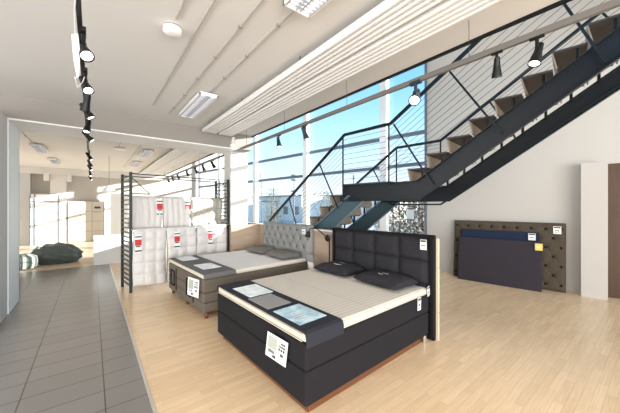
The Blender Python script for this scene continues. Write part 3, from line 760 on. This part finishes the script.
# ------------------------------------------------------------------ duvet rack
RK = Vector((.6, 6.5, 0)); AR = math.atan2(N.y, N.x)
tr = thing('duvet_rack', 'dark metal display rack with ladder-like ends standing behind the taupe bed', 'rack', tuple(RK), AR)
RL = 2.13; RH = 2.36; RD = .62
for x in (0, RL):
    for y in (0, RD):
        b = bm_(); bx(b, x-.024, x+.024, y-.020, y+.020, .0, RH+.02); obj('post', b, 'rackm', tr)
    for k in range(24):
        z_ = .14+k*.094
        b = bm_(); bx(b, x-.014, x+.014, .018, RD-.018, z_-.011, z_+.011); obj('rung', b, 'rackm', tr)
    b = bm_(); tube(b, (x, 0, 0), (x, 0, .02), .03); tube(b, (x, RD, 0), (x, RD, .02), .03); obj('foot', b, 'rackm', tr)
b = bm_(); bx(b, 0, RL, -.012, .012, RH-.02, RH); obj('top_bar', b, 'rackm', tr)
b = bm_(); bx(b, 0, RL, RD-.012, RD+.012, RH-.02, RH); obj('top_bar', b, 'rackm', tr)
for z_, y_ in ((1.90, .22), (1.25, -.03)):
    b = bm_(); tube(b, (0, y_, z_), (RL, y_, z_), .012); obj('hanging_bar', b, 'chrome', tr)
for x, s_ in ((0, 1), (RL, -1)):
    b = bm_(); bar(b, (x, .02, RH-.06), (x+s_*.34, .02, 1.96), .014, .014); bar(b, (x, .02, 1.955), (x+s_*.36, .02, 1.955), .02, .02); obj('brace', b, 'rackm', tr)
def duvet(x0, x1, ztop, zbot, y_, m, label, seed, quilt=(3, 6)):
    t = thing('folded_duvet' if m == 'duvetgrey' else 'hanging_duvet', label, 'duvet', tuple(RK + N*x0 + U*y_), AR)
    b = bm_(); A, Bn = 28, 60; w = x1-x0; H_ = ztop-zbot; rnd = random.Random(seed)
    ph = [rnd.uniform(0, 6) for _ in range(4)]
    rows = {}
    for i in range(A+1):
        for j in range(2*Bn+1):
            s_ = i/A
            if j <= Bn: f = j/Bn; side = -1; z_ = zbot + f*H_
            else: f = (2*Bn-j)/Bn; side = 1; z_ = zbot+.05 + f*(H_-.05)
            qx = abs(math.sin(math.pi*s_*quilt[0])); qz = abs(math.sin(math.pi*f*quilt[1]))
            puff = .045*(qx*qz)**.4*min(1, (1-f)*12+.2)
            fold = .028*math.sin(5*s_+ph[0]+2*f)+.012*math.sin(11*s_+ph[1]+3*f)
            yy = side*(.018+puff*(.5 if side == 1 else 1)) + fold*(1-f)**.7 + side*.03*(1-f)*.6
            if f > .97: yy *= .55
            rows[i, j] = b.verts.new((w*s_+.01*math.sin(6*f+ph[2]), yy, z_+.015*math.sin(4*s_+ph[3])*(1-f)+ (.016 if f > .985 else 0)))
    for i in range(A):
        for j in range(2*Bn): b.faces.new([rows[k] for k in ((i, j), (i+1, j), (i+1, j+1), (i, j+1))])
    for i in range(A): b.faces.new([rows[k] for k in ((i, 2*Bn), (i+1, 2*Bn), (i+1, 0), (i, 0))])
    o_ = obj('quilted_cover', b, m, t, smooth=True)
    return t
duvet(.03, .63, 1.90, 1.22, .22, 'duvet', 'white duvet on the upper bar of the rack, at its left end', 1, (5, 1))
duvet(.66, 1.24, 1.90, 1.22, .22, 'duvet', 'white duvet in the middle of the upper bar of the rack', 2, (5, 1))
duvet(1.27, 2.08, 1.90, 1.10, .22, 'duvetgrey', 'grey-beige duvet at the right end of the upper bar', 3, (6, 3))
duvet(.03, .64, 1.25, .10, -.03, 'duvet', 'white quilted duvet on the lower bar of the rack, at its left end', 4, (3, 5))
duvet(.66, 1.28, 1.25, .12, -.03, 'duvet', 'white quilted duvet in the middle of the lower bar', 5, (3, 5))
duvet(1.30, 2.04, 1.25, .14, -.03, 'duvet', 'white quilted duvet at the right end of the lower bar, behind the taupe bed', 6, (3, 5))
def dlabel(x, z_, y_, label):
    t = thing('duvet_label', label, 'label', tuple(RK + N*x + U*y_ + Z*z_), AR)
    box('card', (-.055, .055, -.003, 0, -.36, 0), 'paper', t)
    box('red_band', (-.055, .055, -.005, -.003, -.22, -.10), 'red', t)
    b = bm_(); bx(b, -.055, .055, -.005, -.003, -.06, -.035); bx(b, -.04, .04, -.005, -.003, -.25, -.225); bx(b, -.055, .055, -.005, -.003, -.34, -.31)
    obj('print', b, 'ink', t)
for x, z_, y_, l in ((.10, 1.15, -.115, 'red, white and black label on the lower left duvet'), (.84, 1.16, -.115, 'red, white and black label on the lower middle duvet'),
                     (1.60, 1.16, -.115, 'red, white and black label on the lower right duvet'), (.58, 1.86, .15, 'red and white label on the upper left duvet'),
                     (1.18, 1.84, .15, 'red and white label on the upper middle duvet')):
    dlabel(x, z_, y_, l)

# a second, narrow ladder frame behind
t = thing('ladder_frame', 'narrow dark ladder frame standing behind the duvet rack near the windows', 'rack', (2.95, 8.1, 0), AR)
for x in (0, .45):
    b = bm_(); bx(b, x-.015, x+.015, -.015, .015, 0, 2.45); obj('post', b, 'rackm', t)
for k in range(12):
    b = bm_(); bx(b, 0, .45, -.01, .01, .25+k*.195, .27+k*.195); obj('rung', b, 'rackm', t)

# ------------------------------------------------------------------ headboards leaning on the right wall
def leaning(name, t0, t1_, d_base, z1, thick, m, label, lean=.10):
    "stands on the floor d_base from the wall, top leaning towards it"
    p = W(t0, -d_base, 0)
    t = thing(name, label, 'headboard', tuple(p)); t.rotation_euler = Matrix.Rotation(AU, 4, 'Z').to_euler()
    b = bm_(); bx(b, -thick, 0, 0, t1_-t0, 0, z1, bev=.012); 
    sh = Matrix(((1, 0, lean/z1, 0), (0, 1, 0, 0), (0, 0, 1, 0), (0, 0, 0, 1)))
    for v in b.verts: v.co = sh @ v.co
    return t, b, sh
t, b, sh = leaning('leaning_headboard', .20, 2.25, .17, 1.36, .08, 'tweed', 'brown tweed buttoned headboard leaning on the right wall, behind two others', .12)
ho = obj('frame', b, 'tweed', t)
tufted(t, -.075, .01, 2.04, .02, 1.35, 8, 7, .05, 'tweed')
for c in t.children_recursive:
    if c.name.startswith('upholstery') or c.name.startswith('button'):
        for v in c.data.vertices: v.co = sh @ v.co
t, b, sh = leaning('leaning_headboard', .60, 2.05, .36, 1.16, .05, 'navy', 'plain navy blue headboard leaning between the tweed one and the slate one', .14)
obj('frame', b, 'navy', t)
t, b, sh = leaning('leaning_headboard', .55, 2.08, .46, .98, .05, 'plum', 'plain dark slate headboard leaning in front of the navy one', .12)
obj('frame', b, 'plum', t)
price_tag('price_tag', .12, .15, 'small printed tag at the top corner of the tweed headboard', tuple(W(.33, -.20, 1.30)), (0, 0, AU-R(90)), 'small')
price_tag('price_tag', .12, .14, 'small printed tag at the top corner of the navy headboard', tuple(W(.72, -.31, 1.14)), (0, 0, AU-R(90)), 'small')
t = thing('yellow_tag', 'square yellow tag on the corner of the slate headboard', 'price tag', tuple(W(.60, -.44, .955)), AU-R(90))
box('card', (-.06, .06, -.004, 0, -.14, 0), 'yellow', t); box('print', (-.035, .03, -.006, -.004, -.10, -.04), mat('pale_ink', (.75, .7, .4), .5), t)

# ------------------------------------------------------------------ outside
b = bm_(); bx(b, 7.0, 90, -20, 90, -.5, -.3); struct('ground', b, 'ground')
def house(x, y, w, d, h, label, rz=AU, bands=0):
    t = thing('building', label, 'building', (x, y, -.3), rz)
    box('wall', (0, d, 0, w, 0, h), 'house', t); box('roof', (-.15, d+.15, -.15, w+.15, h, h+.18), 'roof', t)
    n_ = max(2, int(w/2.0))
    for k in range(n_):
        for r_ in range(max(1, int(h/2.6))):
            wf = box('window', (-.03, .0, .5+k*w/n_, .5+k*w/n_+.9, .9+r_*2.6, 2.0+r_*2.6), 'pane', t)
house(22, 30, 11, 6, 3.4, 'long low pale building outside, behind the buttoned headboard')
house(16, 34, 5, 5, 2.6, 'small pale building outside at the left edge of the glass')
house(30, 22, 12, 6, 3.6, 'pale low building outside, seen through the stairs')
t = thing('antenna_mast', 'grey mast with stacked antennas outside the glass front', 'mast', (14.7, 21.2, -.3))
b = bm_(); tube(b, (0, 0, 0), (0, 0, 5.0), .06, 8, .04); obj('pole', b, 'mast', t)
for z_ in (3.0, 3.35, 4.4, 4.8):
    b = bm_(); tube(b, (0, 0, z_), (0, 0, z_+.12), .30, 10); obj('antenna_ring', b, 'mast', t)
for x, y, h, l in ((12.0, 22.5, 4.6, 'thin pole outside, leftmost behind the glass'), (13.0, 22.0, 3.3, 'short thick post outside, left of the antenna mast'), (15.5, 14.5, 4.0, 'thin pole outside, right of the white facade column')):
    t = thing('street_pole', l, 'pole', (x, y, -.3)); b = bm_(); tube(b, (0, 0, 0), (0, 0, h), .04, 8); obj('pole', b, 'mast', t)
    b = bm_(); tube(b, (0, 0, h), (0, 0, h+.35), .07, 8); obj('lamp_head', b, 'mast', t)
def shrub(x, y, r, h, label, seed, n_=900):
    t = thing('shrub', label, 'shrub', (x, y, -.3)); rnd = random.Random(seed)
    b = bm_(); tube(b, (0, 0, 0), (0, 0, h*.6), .05, 6)
    for k in range(10):
        a = rnd.uniform(0, 6.28); tube(b, (0, 0, h*.15), (r*.8*math.cos(a), r*.8*math.sin(a), h*rnd.uniform(.5, .95)), .018, 5, .006)
    obj('stems', b, 'bark', t)
    b = bm_()
    for k in range(n_):
        d = Vector((rnd.gauss(0, .42), rnd.gauss(0, .42), rnd.uniform(-.95, 1)))
        c = Vector((d.x*r, d.y*r, h*.5+d.z*h*.5)); s_ = rnd.uniform(.03, .07)
        a = Vector((rnd.uniform(-1, 1), rnd.uniform(-1, 1), rnd.uniform(-1, 1))).normalized()*s_; e_ = a.orthogonal().normalized()*s_*.6
        vs = [b.verts.new(c+a), b.verts.new(c+e_), b.verts.new(c-a), b.verts.new(c-e_)]; b.faces.new(vs)
    obj('foliage', b, 'leaf', t)
M['dry'] = mat('dry_leaf', (.30, .23, .16), .8, var=.6, vscale=30)
t = thing('hedge', 'dense dry clipped hedge outside the glass, beside the right wall', 'hedge', tuple(W(3.6, 1.2, -.3)), AU)
b = bm_(); rnd = random.Random(3)
for k in range(26): x = -1.3+k*.11; tube(b, (rnd.uniform(-.1, .1), x, 0), (rnd.uniform(-.15, .15), x+rnd.uniform(-.1, .1), 2.3), .012, 5)
obj('stems', b, 'bark', t)
for nm_, m_, cnt in (('foliage', 'dry', 9000), ('foliage', 'leaf', 5000)):
    b = bm_()
    for k in range(cnt):
        c = Vector((rnd.uniform(-.28, .28), rnd.uniform(-1.4, 1.6), rnd.uniform(.0, 2.45))); s_ = rnd.uniform(.02, .055)
        a = Vector((rnd.uniform(-1, 1), rnd.uniform(-1, 1), rnd.uniform(-1, 1))).normalized()*s_; e_ = a.orthogonal().normalized()*s_*.6
        b.faces.new([b.verts.new(c+a), b.verts.new(c+e_), b.verts.new(c-a), b.verts.new(c-e_)])
    obj(nm_, b, m_, t)
shrub(10.2, 17.5, .8, 3.3, 'leafy tree outside, right of the antenna mast', 4)
shrub(11.5, 13.0, .9, 2.9, 'shrub outside, behind the lower steps', 5)
t = thing('square_sign', 'white square sign on a post in front of the hedge outside', 'sign', tuple(W(3.72, .62, -.3)), AU)
box('sign_board', (-.02, .0, -.11, .11, 1.62, 1.90), 'paper', t, bev=.004); box('post', (.0, .03, -.02, .02, 0, 1.62), 'mast', t)
